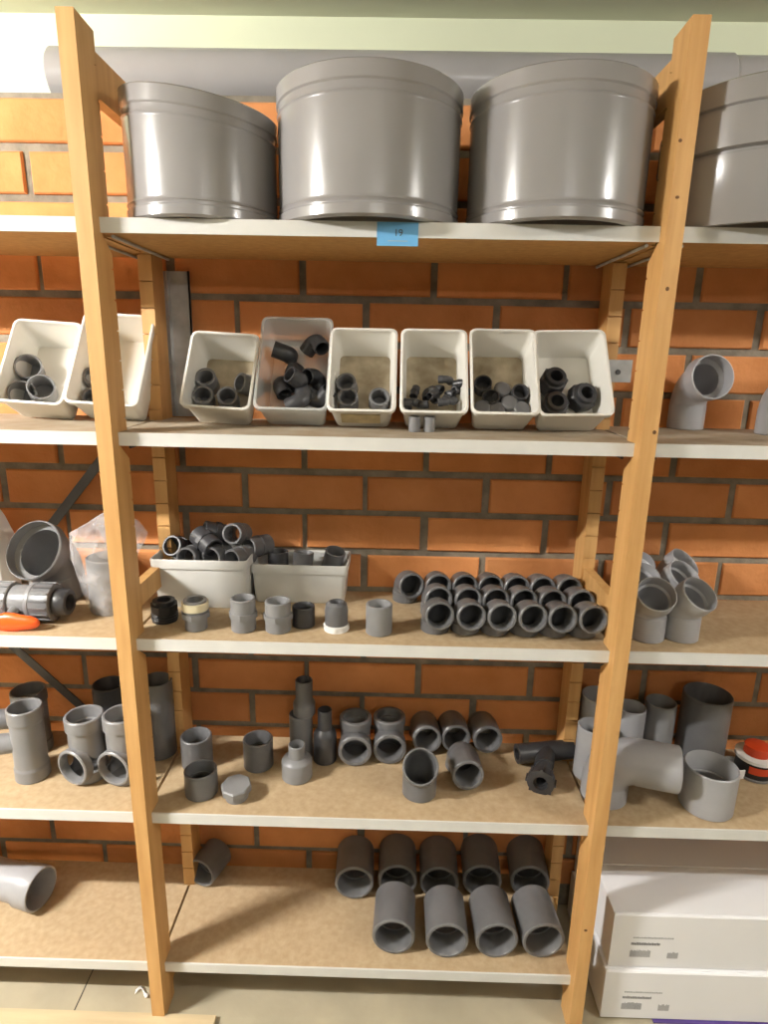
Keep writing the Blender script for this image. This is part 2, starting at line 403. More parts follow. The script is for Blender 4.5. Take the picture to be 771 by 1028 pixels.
# long pipe on the wall ledge
pr = .0565
pl = ony(51, 70, .385)
o = MB().sweep(straight((1, 0, 0), (pl.x, .3235+pr+.028, LEDGE+pr+.0005)), [(0, pr-.003), (.003, pr), (1.37, pr), (1.375, pr+.004), (1.47, pr+.004), (1.475, pr), (2.1, pr)], [(0, pr-.004), (2.1, pr-.004)], (0, 1, 0), 40).build('long_pipe', 'pipewhite')
tag(o, 'long horizontal grey plastic pipe lying on the ledge above the brick wall', 'pipe')

# ------------------------------------------------------------------ second shelf: tilted bins
AL = math.radians(58)
def bin_obj(pxl, pxr, pyb, pyt, label, clear=False, dirty=True, lean=0., h=.088, labelmark=False, y0=None):
    # pxl..pxr: rim at the front, pyb: foot on the shelf, pyt: upper rim
    pxm = (pxl+pxr)/2
    y0 = y0 if y0 is not None else .168
    base = ony(pxm, pyb, y0); base.z = Z[1]+.0005
    dv = Vector((0, math.cos(AL), math.sin(AL))); dn = Vector((0, -math.sin(AL), math.cos(AL)))
    rimf = base+dn*h
    w = (pxr-pxl)*mpp(rimf)
    base.x = ony(pxm, pyb-22, rimf.y).x
    zt = None
    # length so that the upper rim reaches pyt
    lo, hi = .08, .30
    for _ in range(40):
        l = (lo+hi)/2; p = base+dn*h+dv*l
        zt = ony(pxm, pyt, p.y).z
        if p.z < zt: lo = l
        else: hi = l
    l = min(l, (YW-.006-base.y)/math.cos(AL)+.02)
    e = empty('storage_bin', base, Quaternion((1, 0, 0), AL) if not lean else Quaternion((0, 1, 0), lean) @ Quaternion((1, 0, 0), AL))
    tp = .011; t = .0022
    # local: x across, y along the floor (back is up-slope), z out of the floor
    def rr(hw, ya, yb, z, rad):
        pts = []
        for cx, cy, a0 in ((hw-rad, ya+rad, -90), (hw-rad, yb-rad, 0), (-hw+rad, yb-rad, 90), (-hw+rad, ya+rad, 180)):
            for q in range(4):
                a = math.radians(a0+30*q); pts.append(Vector((cx+rad*math.cos(a), cy+rad*math.sin(a), z)))
        return pts
    H = w/2
    m = 'binclear' if clear else 'bin'
    body = [rr(H-tp-.003, .003, l-tp, 0, .010), rr(H-tp, 0, l-tp+.002, .003, .012), rr(H-.003, 0-.003+.001, l-.001, h-.012, .013), rr(H-.002, -.004, l, h-.002, .013)]
    inner = [rr(H-.002-t, -.004+t, l-t, h-.002, .012), rr(H-tp-t, t+.001, l-tp-t, .004, .010)]
    MB().rings(body+inner, 16, cap0=True, cap1=False).build('body', m, e)
    fl = MB().rings([rr(H-tp-t+.0006, t, l-tp-t+.0006, .0042, .010)], 16); fl.f = [tuple(range(16))]; fl.mi = [0]
    fl.build('floor', 'binclear' if clear else ('bindirt' if dirty else 'bin'), e, smooth=False)
    MB().rings([rr(H-.003, -.004, l-.001, h-.013, .013), rr(H+.001, -.007, l+.002, h-.012, .014), rr(H+.0015, -.0075, l+.0025, h-.001, .014), rr(H, -.0065, l+.001, h, .014), rr(H-.0035, -.003, l-.0025, h, .012), rr(H-.0045, -.002, l-.0035, h-.004, .012)], 16, closed=False).build('rim', m, e)
    if labelmark: MB().box(-H*.62, H*.55, -.0037, -.0012, h*.30, h*.72, M=None).build('glue_residue', 'glue', e, smooth=False)
    tag(e, label, 'storage bin', 'tilted storage bins on the second shelf')
    return dict(e=e, base=base, dv=dv, dn=dn, w=w, l=l, h=h)
BINS = [
    bin_obj(179, 249, 426, 334, 'white bin by the galvanised plate, leaning left, holding four pipe nipples', lean=math.radians(2.5)),
    bin_obj(254, 328, 427, 319, 'tall translucent bin with dark elbows, between two white bins', clear=True, dirty=False, lean=math.radians(.5)),
    bin_obj(328, 397, 429, 330, 'white bin with glue residue on its front and three pipe rings inside', labelmark=True),
    bin_obj(402, 470, 429, 331, 'white bin with tiny dark fittings behind the pair of small couplings'),
    bin_obj(474, 543, 430, 331, 'white bin with several small round caps, second from the right post'),
    bin_obj(543, 618, 430, 332, 'clean white bin nearest the right post with hexagonal unions', dirty=False, lean=math.radians(-1.5)),
    bin_obj(-10, 60, 418, 322, 'white bin at left picture edge holding three wide pipe rings', dirty=False, lean=math.radians(3), y0=.20),
    bin_obj(62, 136, 419, 315, 'white bin half hidden behind the left front post', dirty=False, lean=math.radians(2.5), y0=.20),
]
def inbin(b, px, py, depth, r=.02):
    """point seen at pixel, `depth` metres out of the bin's front wall side (measured from the floor)"""
    p = onplane(px, py, b['base']+b['dn']*depth, b['dn']); q = p-b['base']; v = q.dot(b['dv'])
    p += b['dv']*(max(v, r+.004)-v)
    lim = b['w']/2-.010-r; p.x += max(-lim, min(lim, q.x))-q.x
    return p
def drop(me, name, p, d, label, cat, group, twist=0.):
    o = link(name, me, None, p, axis_rot(d, twist)); return tag(o, label, cat, group)
# contents: (px,py) is the centre of the mouth; the body runs back from the mouth along -dir
small_nip = coupling_mesh(.0215, .050, .27, 'pvc', mid=.05, blind=True)
def bin_fill(b, me, name, items, length, label, cat, group, depth=.052, which=None):
    rad = max(v.co.x for v in me.vertices)
    for k, (px, py, dx, dz) in enumerate(items):
        p = inbin(b, px, py, depth, rad)
        d = Vector((dx, -.80, .42+dz)).normalized()
        drop(me, name, p-d*length, d, (which[k]+' ' if which else '')+label, cat, group, random.uniform(0, 3))
bin_fill(BINS[0], small_nip, 'pipe_nipple', [(206, 378, .05, .1), (200, 396, .15, .05), (228, 397, .1, .05), (241, 384, -.75, -.1)], .050, 'short grey pipe nipple in the bin beside the galvanised plate', 'pipe fitting', 'nipples in the leftmost bin', .05, ['upper left', 'lower left', 'middle', 'right slanting'])
el_bin = elbow_mesh(.0172, .018, .019, math.pi/2, .018, .2, 'pvcdark')
for px, py, dep, rot in [(307, 358, .035, (.6, .4, .8)), (283, 372, .04, (2.2, .6, 1.9)), (296, 384, .055, (1.2, 2.1, .3)), (316, 382, .055, (1.6, .2, 2.6)), (279, 393, .06, (.3, 1.4, 2.2)), (304, 396, .062, (2.4, .9, .9)), (318, 398, .06, (.9, 2.9, 1.4)), (290, 362, .03, (1.9, 1.9, .5)), (268, 400, .062, (.5, .7, 2.9))]:
    p = inbin(BINS[1], px, py-4, dep*.7, .042)
    o = link('pipe_elbow', el_bin, None, p); o.rotation_euler = rot
    tag(o, 'small dark elbow in a jumble inside the translucent bin', 'pipe fitting', 'elbows in the translucent bin')
nip3 = coupling_mesh(.0215, .036, .26, 'pvc', blind=True)
bin_fill(BINS[2], nip3, 'pipe_ring', [(347, 383, -.1, .1), (349, 398, 0, .1), (381, 398, .05, .1)], .036, 'short grey pipe ring in the bin with glue residue', 'pipe fitting', 'rings in the third bin', .05, ['upper left', 'lower left', 'right'])
tiny_e = elbow_mesh(.0085, .010, .010, math.pi/2, .010, .3, 'pvcdark', sock=.1)
tiny_c = coupling_mesh(.0085, .026, .25, 'pvcdark', mid=.12)
for i, (px, py, dep) in enumerate([(409, 404, .066), (420, 405, .066), (428, 400, .06), (436, 402, .063), (444, 391, .055), (452, 383, .05), (459, 386, .052), (456, 396, .058), (463, 402, .063), (438, 393, .057), (449, 403, .064), (463, 392, .056), (415, 398, .06), (430, 406, .067)]):
    p = inbin(BINS[3], px, py, dep*.8, .013)
    o = link('tiny_elbow' if i % 3 else 'tiny_coupling', tiny_e if i % 3 else tiny_c, None, p); o.rotation_euler = (random.uniform(0, 3), random.uniform(0, 3), random.uniform(0, 6))
    k = 'elbow' if i % 3 else 'coupling'
    tag(o, 'tiny dark %s heaped in the lower right of the fourth bin' % k, 'pipe fitting', 'tiny %ss in the fourth bin' % k)
cup = MB().sweep(straight(), [(0, .0175), (.001, .0185), (.027, .0185), (.028, .018)], [(.004, 0.0005), (.004, .0145), (.027, .0145), (.028, .015)], (1, 0, 0), 28).mesh('cap', ['pvcdark'])
cap_solid = MB().sweep(straight(), [(0, .0165), (.001, .0175), (.026, .0175), (.028, .0160), (.0295, .011)], None, (1, 0, 0), 28).mesh('cap', ['pvc'])
bin_fill(BINS[4], cup, 'end_cap', [(485, 384, -.1, .1), (493, 398, -.15, .1), (525, 393, .1, .1)], .028, 'small open end cap facing out in the bin of round caps', 'pipe fitting', 'open caps in the fifth bin', .05, ['upper left', 'lower left', 'right'])
bin_fill(BINS[4], cap_solid, 'end_cap', [(505, 389, .1, .3), (512, 403, 0, .2), (485, 408, 0, .2), (526, 409, .1, .2), (499, 410, 0, .1)], .029, 'small round end cap showing its closed face among the open caps', 'pipe fitting', 'closed caps in the fifth bin', .05)
un = MB()
un.sweep(straight(), [(0, .021), (.010, .021), (.010, .0305, 1), (.036, .0305, 1), (.040, .026), (.041, .0215), (.050, .0215), (.051, .0205)], [(0, .0135), (.051, .0135)], (1, 0, 0), 36, poly=6)
un = un.mesh('union', ['pvcdark'])
bin_fill(BINS[5], un, 'hex_union', [(559, 377, .1, .15), (560, 402, .05, .1), (593, 394, .15, .0)], .051, 'dark hexagonal union fitting in the clean bin by the right post', 'pipe fitting', 'unions in the sixth bin', .058, ['upper left', 'lower left', 'right'])
ring_l = coupling_mesh(.028, .055, .14, 'pvcmid', blind=True)
bin_fill(BINS[6], ring_l, 'pipe_ring', [(18, 367, .35, .0), (9, 394, .35, .0), (41, 388, .35, .0)], .055, 'wide grey pipe ring lying in the bin at the left picture edge', 'pipe fitting', 'rings in the left edge bin', .055, ['upper', 'lower left', 'right'])
bin_fill(BINS[7], small_nip, 'pipe_nipple', [(86, 377, .35, .0), (93, 398, .35, .0)], .050, 'short grey nipple in the bin half hidden behind the left front post', 'pipe fitting', 'nipples behind the left post', .05, ['upper', 'lower'])
# two little couplings in front of the fourth bin
lc = coupling_mesh(.0115, .030, .25, 'pvcmid')
for k, px in enumerate((416, 431)):
    p = onz(px, 434, Z[1]+.0003); p.y += .0115
    tag(link('small_coupling', lc, None, p), ['left one', 'right one'][k]+' of two tiny grey couplings standing on the second shelf edge', 'pipe fitting', 'pair of tiny couplings')
# galvanised plate leaning behind the left bins
q0 = ony(157, 272, .303); q1 = ony(188, 272, .303); mb = MB()
hgt = q0.z-Z[1]
prof = [(0, .004), (.016, .004), (.020, -.004), (.024, .004), (q1.x-q0.x, .004), (q1.x-q0.x, -.010)]
n = len(prof)
vs = [Vector((x, y+dy, z)) for z in (0, hgt) for dy in (0, .0018) for x, y in prof]
fs = []
for i in range(n-1): fs += [(i, i+1, 2*n+i+1, 2*n+i), (n+i+1, n+i, 3*n+i, 3*n+i+1), (2*n+i, 2*n+i+1, 3*n+i+1, 3*n+i), (i+1, i, n+i, n+i+1)]
for i in (0, n-1): fs.append((i, n+i, 3*n+i, 2*n+i))
o = MB().add(vs, fs).build('metal_plate', 'galv', smooth=False); o.location = (q0.x+.003, .303, Z[1]+.0005)
tag(o, 'upright folded galvanised metal plate by the left rear post on second shelf', 'metal plate')
# small metal bracket on the wall by the right rear post
q0 = ony(611, 361, YQ0-.004); q1 = ony(633, 384, YQ0-.004)
e = empty('metal_bracket', (q0.x, YQ0-.003, q1.z)); w_ = q1.x-q0.x; h_ = q0.z-q1.z
MB().box(0, w_, 0, .002, 0, h_).build('plate', 'galv', e, smooth=False)
MB().box(w_-.002, w_, .002, .03, 0, h_).build('flange', 'galv', e, smooth=False)
MB().sweep(straight((0, -1, 0), (w_*.45, 0, h_*.45)), [(0, .006), (.003, .005)], None, (1, 0, 0), 8).build('bolt', 'darkmetal', e)
tag(e, 'small galvanised bracket with bolt on right rear post beside the bins', 'bracket')
# 90 degree bends, right bay second shelf
bend90 = elbow_mesh(.0385, .052, .060, math.radians(78), .034, .10, 'pvclight', sock=.02, flare=.24)
for k, (px, py, az) in enumerate([(687, 431, .10), (777, 437, .9)]):
    p = onz(px, py-1.0, Z[1]+.0003); p.y = max(p.y+.0, .14)
    p.x = ony(px, py, p.y).x
    o = link('pipe_bend', bend90, None, p, rz(az)); tag(o, ['light grey pipe bend, mouth to the front, on second shelf right of post', 'light grey pipe bend cut by right picture edge on second shelf'][k], 'pipe fitting', 'pipe bends on the second shelf')

# ------------------------------------------------------------------ third shelf
def tub(pts, label, mname):
    (fx0, fx1, fyb), (rx0, rx1, ryf, ryb) = pts
    a = onz((fx0+fx1)/2, fyb, Z[2]); y0 = a.y
    zt = ony((rx0+rx1)/2, ryf, y0-.006).z; h = zt-Z[2]
    xa = ony(rx0, ryf, y0-.006).x; xb = ony(rx1, ryf, y0-.006).x
    yb = min(onz((rx0+rx1)/2, ryb, zt).y, YW-.006)
    cx = (xa+xb)/2; H = (xb-xa)/2; D = yb-y0+.006
    e = empty('plastic_tub', (cx, y0-.006, Z[2]+.0005))
    def rr(i, z, rad=.010):
        pts = []; hw = H-i; ya = i; yc = D-i
        for ccx, ccy, a0 in ((hw-rad, ya+rad, -90), (hw-rad, yc-rad, 0), (-hw+rad, yc-rad, 90), (-hw+rad, ya+rad, 180)):
            for q in range(4):
                t = math.radians(a0+30*q); pts.append(Vector((ccx+rad*math.cos(t), ccy+rad*math.sin(t), z)))
        return pts
    MB().rings([rr(.011, 0), rr(.009, .003), rr(.0045, h-.022), rr(.0065, h-.004), rr(.0068, h-.01), rr(.0125, .004)], 16, cap0=True, cap1=True).build('body', mname, e)
    MB().rings([rr(.0045, h-.023), rr(.001, h-.022), rr(0, h-.002), rr(.001, h), rr(.003, h), rr(.0055, h-.004)], 16).build('rim', mname, e)
    tag(e, label, 'plastic tub', 'open tubs on the third shelf'); return e, y0, yb, zt
t1 = tub(((160, 252, 611), (149, 248, 563, 535)), 'grey white tub heaped with dark couplings beside left rear post', 'tubgrey')
t2 = tub(((259, 343, 606), (250, 349, 568, 541)), 'pale tub with few pipe pieces, middle of third shelf', 'tubgrey')
hexc = coupling_mesh(.0245, .064, .22, 'pvcdark', hexn=8)
smooth_c = coupling_mesh(.0245, .062, .22, 'pvc', mid=.06)
zt = t1[3]
heap = [  # mouth px, py, direction, depth y, ribbed or smooth
    (187, 560, (-.15, -1, .15), .185, 1), (212, 560, (-.30, -1, .1), .188, 1), (233, 562, (-.5, -1, .05), .186, 1),
    (173, 548, (-.25, -.9, .45), .215, 0), (214, 550, (.75, -.6, -.35), .205, 0), (233, 536, (-.2, -1, .25), .225, 1),
    (206, 533, (-.9, -.4, .3), .250, 0), (250, 550, (-.7, -1, .1), .235, 1)]
HW_ = ['front left smooth', 'front middle smooth', 'front right smooth', 'glossy black', 'big ribbed', 'topmost open smooth', 'rear ribbed', 'right leaning smooth']
for k_, (px, py, d, yy, k) in enumerate(heap):
    d = Vector(d).normalized(); p = ony(px, py, yy)
    drop(smooth_c if k else hexc, 'threaded_coupling', p-d*.060, d, HW_[k_]+' coupling heaped in the full tub on third shelf', 'pipe fitting', 'couplings in the full tub', random.uniform(0, 2))
zt = t2[3]
for k, (px, py) in enumerate([(279, 553), (305, 554), (337, 553)]):
    p = ony(px, py, .26); p.z = zt-.045+.0
    q = ony(px, py, .26)
    d = Vector([(0, 0, 1), (.1, .1, 1), (.25, -.25, 1)][k]).normalized()
    drop(coupling_mesh(.0245, .055, .16, 'pvc' if k else 'pvcdark'), 'pipe_coupling', q-d*.055, d, ['leftmost dark pipe coupling standing', 'middle pipe coupling standing', 'right tilted pipe coupling standing'][k]+' inside the pale middle tub', 'pipe fitting', 'couplings in the pale tub')
# front row of small fittings
def stand(px, pyb, wpx, pytop, sh):
    p = onz(px, pyb, Z[sh]+.0004); r = wpx/2*mpp(p); c = Vector((CAM.x+(p.x-CAM.x)*(p.y+r*.4-CAM.y)/(p.y-CAM.y), p.y+r, Z[sh]+.0004)); h = ony(px, pytop, c.y).z-Z[sh]
    return c, r, h
c, r, h = stand(163, 628, 28, 602, 2)
e = empty('threaded_plug', c); tag(e, 'black threaded plug standing beside left post on third shelf', 'pipe fitting', 'small fittings in the front row')
MB().sweep(straight(), [(0, r*.9), (h*.5, r*.9), (h*.5, r, 1), (h*.82, r, 1), (h*.82, r*.8), (h, r*.78)], [(.01, .001), (.01, r*.5), (h, r*.5)], (1, 0, 0), 36, poly=8).build('body', 'black', e)
for k in range(3): MB().sweep(straight((0, 0, 1), (0, 0, h*(.1+.12*k))), [(0, r*.9), (.002, r*.96), (.004, r*.9)], None, (1, 0, 0), 32).build('thread', 'black', e)
c, r, h = stand(195, 636, 26, 602, 2)
e = empty('union_fitting', c); tag(e, 'grey union fitting with a cream upper ring on third shelf', 'pipe fitting', 'small fittings in the front row')
MB().sweep(straight(), [(0, r*.82), (.001, r*.86), (h*.42, r*.86), (h*.42, r*1.12, 1), (h*.60, r*1.12, 1), (h*.60, r*.9), (h, r*.9)], [(0, r*.66), (h, r*.66)], (1, 0, 0), 36, poly=8).build('body', 'pvcmid', e)
MB().sweep(straight((0, 0, 1), (0, 0, h*.68)), [(0, r*.92), (0, r*1.02), (h*.26, r*1.02), (h*.26, r*.92)], [(0, r*.905), (h*.26, r*.905)], (1, 0, 0), 36).build('ring', 'cream', e)
for px, pb, w_, pt, lab_, mid in [(243, 637, 27, 600, 'grey hexagon-collared coupling below the rim gap of the two tubs on third shelf', 8), (278, 638, 28, 603, 'grey coupling with collar in front of the pale tub, left of dark one', 8), (380, 640, 27, 606, 'plain grey coupling standing alone right of the tubs on third shelf', 0)]:
    c, r, h = stand(px, pb, w_, pt, 2)
    o = link('pipe_coupling', coupling_mesh(r*.93 if mid else r, h, .2, 'pvcmid', hexn=mid), None, c); tag(o, lab_, 'pipe fitting', 'small fittings in the front row')
c, r, h = stand(304, 632, 23, 608, 2)
o = link('pipe_coupling', coupling_mesh(r, h, .2, 'pvcdark'), None, c); tag(o, 'small dark coupling in front of the pale tub in shade', 'pipe fitting', 'small fittings in the front row')
c, r, h = stand(337, 637, 26, 604, 2)
e = empty('domed_union', c); tag(e, 'grey domed union with pale base ring in front of pale tub corner', 'pipe fitting', 'small fittings in the front row')
MB().sweep(straight((0, 0, 1), (0, 0, h*.2)), [(0, r*.9), (h*.35, r*.9), (h*.5, r*.92), (h*.72, r*.82), (h*.8, r*.6)], [(0, r*.5), (h*.8, r*.5)], (1, 0, 0), 32).build('body', 'pvc', e)
MB().sweep(straight(), [(0, r*.97), (.001, r*1.02, 1), (h*.2, r*1.02, 1), (h*.22, r*.9)], [(0, r*.6), (h*.22, r*.6)], (1, 0, 0), 36, poly=8).build('ring', 'white', e)
# nineteen elbows in three rows
RE = .0303
elb = elbow_mesh(RE, .022, .030, math.radians(84), .030, .18, 'pvc', sock=.04, blind=True)
zm = .022+.030*math.sin(math.radians(84))+.030*math.cos(math.radians(84))
rows = {'front': [(442, 617), (474, 618), (505, 620), (536, 622), (566, 622), (597, 623)],
        'middle': [(441, 601), (471, 602), (499, 602), (527, 604), (556, 604), (585, 605)],
        'rear': [(414, 584), (441, 586), (468, 586), (494, 587), (520, 588), (546, 588), (573, 589)]}
for rn, pts in rows.items():
    ys = []
    for k, (px, py) in enumerate(pts):
        p = onz(px, py-2, Z[2]+zm)
        az = .10 if rn == 'front' else (.12 if k or rn != 'rear' else .25)
        off = Vector((math.sin(az), -math.cos(az), 0))*(.030*(1-math.cos(math.radians(84)))+.030)
        y = {'front': .027, 'middle': .112, 'rear': .192}[rn]
        yb_ = y+.06
        q = ony(px, py-2, y)
        base = Vector((q.x, y, 0))-off; base.z = Z[2]+.0004
        o = link('pipe_elbow', elb, None, base, rz(az))
        lb = '%s dark grey elbow from the left in the %s row on third shelf' % (ORD[k], rn)
        tag(o, lb, 'pipe fitting', 'rows of elbows on the third shelf')
# flared 45 degree elbows, right bay
RF = .036
fe = elbow_mesh(RF, .052, .055, math.radians(42), .030, .09, 'pvclight', sock=.04, flare=.10)
for k, (px, py, az, yy) in enumerate([(655, 647, -.12, .045), (690, 647, .42, .050), (640, 628, -.05, .135), (677, 612, .5, .150), (640, 605, -.3, .215), (676, 598, .75, .235)]):
    p = ony(px, py, yy); base = Vector((p.x, yy+RF, Z[2]+.0004))
    if k < 2: p = onz(px, py, Z[2]); base = Vector((p.x, p.y+RF, Z[2]+.0004))
    o = link('flared_elbow', fe, None, base, rz(az))
    tag(o, ['front left', 'front right', 'middle left', 'middle right', 'rear left', 'rear right'][k]+' of six pale flared elbows right of the post on third shelf', 'pipe fitting', 'flared elbows in the right bay')
# left bay: wide bend, valve, bags
c = onz(52, 612, Z[2]); c = Vector((c.x, .215, Z[2]+.0004)); c.x = ony(60, 600, .215).x
wb_ = elbow_mesh(.059, .055, .075, math.radians(60), .03, .07, 'pvcmid', sock=.03, flare=.16, seg=40)
o = link('wide_bend', wb_, None, c, rz(-.20)); tag(o, 'wide pipe bend with dark open mouth behind the ball valve', 'pipe fitting')
# ball valve, axis across
R_ = .042
vc = ony(20, 596, .080); vc.z = Z[2]+R_+.001
e = empty('ball_valve', (vc.x, vc.y, Z[2]+.0005)); tag(e, 'dark grey ball valve with ribbed union nuts and orange handle', 'ball valve')
vx = lambda px: ony(px, 596, .075).x-vc.x
def seg_x(name, p0, p1, r0, r1, m, ribs=0, inner=None):
    a, b = vx(p0), vx(p1); L_ = b-a
    mb = MB().sweep(straight((1, 0, 0), (a, 0, R_+.001)), [(0, r0*.97), (.002, r0), (L_-.002, r1), (L_, r1*.95)], inner and [(0, inner), (L_, inner)], (0, 1, 0), 40)
    o = mb.build(name, m, e)
    if ribs:
        for k in range(ribs):
            t = 2*math.pi*k/ribs; M = Matrix.Translation((0, 0, R_+.001)) @ Matrix.Rotation(t, 4, 'X')
            MB().box(a+.004, b-.004, -.0018, .0018, r0-.001, r0+.0016, M=M).build('rib', m, o, smooth=False)
seg_x('union_nut', -14, 13, R_*.96, R_*.96, 'pvcmid', 16)
seg_x('body', 13, 33, R_*.84, R_*.84, 'pvcmid')
seg_x('collar', 31, 36, R_*.97, R_*.97, 'pvcmid')
seg_x('union_nut', 35, 55, R_*.96, R_*.93, 'pvc', 16)
seg_x('end_socket', 55, 68, R_*.72, R_*.66, 'pvcdark', inner=R_*.42)
seg_x('end_socket', -40, -14, R_*.72, R_*.66, 'pvcdark', inner=R_*.42)
MB().sweep(straight((0, -1, -.25), (vx(21), -R_*.6, R_*.9)), [(0, .011), (.026, .010)], None, (1, 0, 0), 20).build('stem', 'pvcmid', e)
# handle: rounded bar lying in front
hm = MB(); hx0, hx1 = vx(-75), vx(50); rs = []
for i in range(25):
    t = (1-math.cos(math.pi*i/24))/2; x = hx0+(hx1-hx0)*t; k = (1-abs(2*t-1)**10)**.5*.97+.03
    bulge = 1+.35*math.exp(-((x-vx(21))/.018)**2)
    rs.append([Vector((x, -R_-.012+math.cos(a)*.012*k, (.018+math.sin(a)*.0165*k*bulge))) for a in [2*math.pi*q/16 for q in range(16)]])
hm.rings(rs, 16, cap0=True, cap1=True).build('handle', 'orange', e)
# plastic bag with a pipe inside
bp = ony(100, 618, .13); bx = lambda px: ony(px, 600, .13).x
pc = Vector(((bx(88)+bx(128))/2, .150, Z[2]+.0012))
o = link('bagged_pipe', coupling_mesh(.046, .125, .08, 'pvcmid'), None, pc); tag(o, 'grey pipe piece wrapped in a clear plastic bag behind left post', 'pipe fitting')
rs = []; zt_ = ony(100, 512, .15).z-Z[2]
H0, H1 = bx(72)-pc.x, bx(147)-pc.x; mid = (H0+H1)/2
for i, (f, wl, wr, dy) in enumerate([(0.0, -.044, .040, .048), (.12, -.052, .050, .053), (.35, -.064, .058, .055), (.55, H0*.98, .064, .056), (.68, H0, H1*.98, .054), (.78, H0*.9, H1, .050), (.88, H0*.45, H1*.85, .034), (.96, H0*.05, H1*.55, .018), (1.0, .006, H1*.38, .006)]):
    ring = []
    for k in range(20):
        a = 2*math.pi*k/20; cx = (wl+wr)/2; hx = (wr-wl)/2
        j = 1+random.uniform(-.05, .05)
        ring.append(Vector((cx+math.cos(a)*hx*j, math.sin(a)*dy*j, f*zt_+random.uniform(-.003, .003)*(0 < f))))
    rs.append(ring)
o = MB().rings(rs, 20, cap0=True, cap1=True).build('plastic_bag', 'plasticbag', angle=20); o.location = pc-Vector((0, 0, .0008))
tag(o, 'crumpled clear plastic bag half behind the left front post', 'plastic bag')
# white bag at the far left edge
q = ony(-8, 560, .17); rs = []; zt_ = ony(0, 508, .17).z-Z[2]
for f, hw, dy in [(0, .055, .05), (.3, .062, .055), (.6, .055, .05), (.8, .040, .04), (.92, .026, .028), (1, .015, .012)]:
    rs.append([Vector((math.cos(2*math.pi*k/18)*hw*random.uniform(.92, 1.08), math.sin(2*math.pi*k/18)*dy*random.uniform(.92, 1.08), f*zt_)) for k in range(18)])
o = MB().rings(rs, 18, cap0=True, cap1=True).build('white_bag', 'white', angle=25); o.location = (q.x-.055, .245, Z[2]+.0005)
tag(o, 'crumpled white plastic bag at the left picture edge', 'plastic bag')

# ------------------------------------------------------------------ fourth shelf
def standing(name, px, pyb, wpx, pyt, label, m='pvc', wall=.16, group='upright couplings on the fourth shelf', sh=3, y=None):
    c, r, h = stand(px, pyb, wpx, pyt, sh)
    if y is not None:
        c.y = y; c.x = ony(px, pyt, y).x; r = wpx/2*mpp(Vector((c.x, y, Z[sh]+.05))); h = ony(px, pyt, y).z-Z[sh]
    o = link(name, coupling_mesh(r, h, wall, m), None, c); return tag(o, label, 'pipe fitting', group), c, r, h
standing('pipe_coupling', 200, 806, 33, 772, 'plain grey coupling in front near the left post on fourth shelf')
standing('pipe_coupling', 196, 776, 31, 738, 'plain grey coupling behind another one, near left post on fourth shelf')
standing('pipe_coupling', 258, 777, 30, 741, 'plain grey coupling alone left of the reducers on fourth shelf')
c, r, h = stand(236, 810, 29, 787, 3)
e = empty('screw_cap', c, Quaternion((1, 0, .4), .10)); e.location.z += .002; tag(e, 'flat grey screw cap with octagonal head lying near shelf front', 'pipe fitting')
MB().sweep(straight(), [(0, r*.80), (h*.42, r*.80), (h*.42, r*.92), (h*.5, r*.92)], None, (1, 0, 0), 32).build('thread', 'pvcmid', e)
MB().sweep(straight((0, 0, 1), (0, 0, h*.5)), [(0, r*.98, 1), (0.001, r*1.07, 1), (h*.42, r*1.07, 1), (h*.5, r*.98, 1)], None, (1, 0, 0), 32, poly=8).build('head', 'pvcmid', e, angle=25)
# reducers
def red(px, pyb, wpx, pyt, w2, label, m='pvc', y=None, z0=None, lower=.5):
    c, r, h = stand(px, pyb, wpx, pyt, 3)
    if y is not None:
        z0 = Z[3]+.0004 if z0 is None else z0
        c = Vector((ony(px, pyt, y).x, y, z0)); r = wpx/2*mpp(c); h = ony(px, pyt, y).z-z0
    o = link('pipe_reducer', reducer_mesh(r, h, r*w2/wpx, m=m, lower=lower), None, c); return tag(o, label, 'pipe fitting', 'reducers on the fourth shelf'), c, r, h
red(297, 789, 31, 747, 17, 'grey reducer with glossy shoulder standing in front of two dark reducers', 'pvcmid')
red(326, 760, 23, 712, 14, 'dark reducer standing just left of the two tees', 'pvcdark', y=.205)
_, c, r, h = standing('pipe_coupling', 302, 755, 23, 716, 'dark coupling carrying a reducer on top, by the rear wall', 'pvc', y=.215)
red(305, 716, 22, 682, 17, 'dark reducer stacked on a coupling, topmost fitting on fourth shelf', 'pvc', y=.215, z0=Z[3]+h+.0008, lower=.3)
# two tees: vertical run, mouth to the front
for k, (px, pt, mx, my) in enumerate([(357, 719, 359, 755), (391, 718, 393, 753)]):
    r = .0405; m_ = onz(mx, my, Z[3]+r*1.06); lb = r*1.45; y = m_.y+lb; p = ony(px, pt, y); h = p.z-Z[3]
    o = link('pipe_tee', tee_mesh(r, h, r*1.06, lb, r*1.02, .24, 'pvc', sock=.07), None, (p.x, y, Z[3]+.0004), rz(.04))
    tag(o, ['left', 'right'][k]+' one of two grey tees with mouths to the front, mid fourth shelf', 'pipe fitting', 'tees on the fourth shelf')
def lying(px, py, wpx, L_, d, sh, label, m='pvc', group=None, wall=.17, name='pipe_coupling'):
    r = wpx/2*mpp(onz(px, py, Z[sh]+.03)); p = onz(px, py, Z[sh]+r+.0006)
    r = wpx/2*mpp(p); p = onz(px, py, Z[sh]+r+.0006)
    d = Vector(d).normalized()
    o = link(name, coupling_mesh(r, L_, wall, m), None, p-d*L_, axis_rot(d)); return tag(o, label, 'pipe fitting', group)
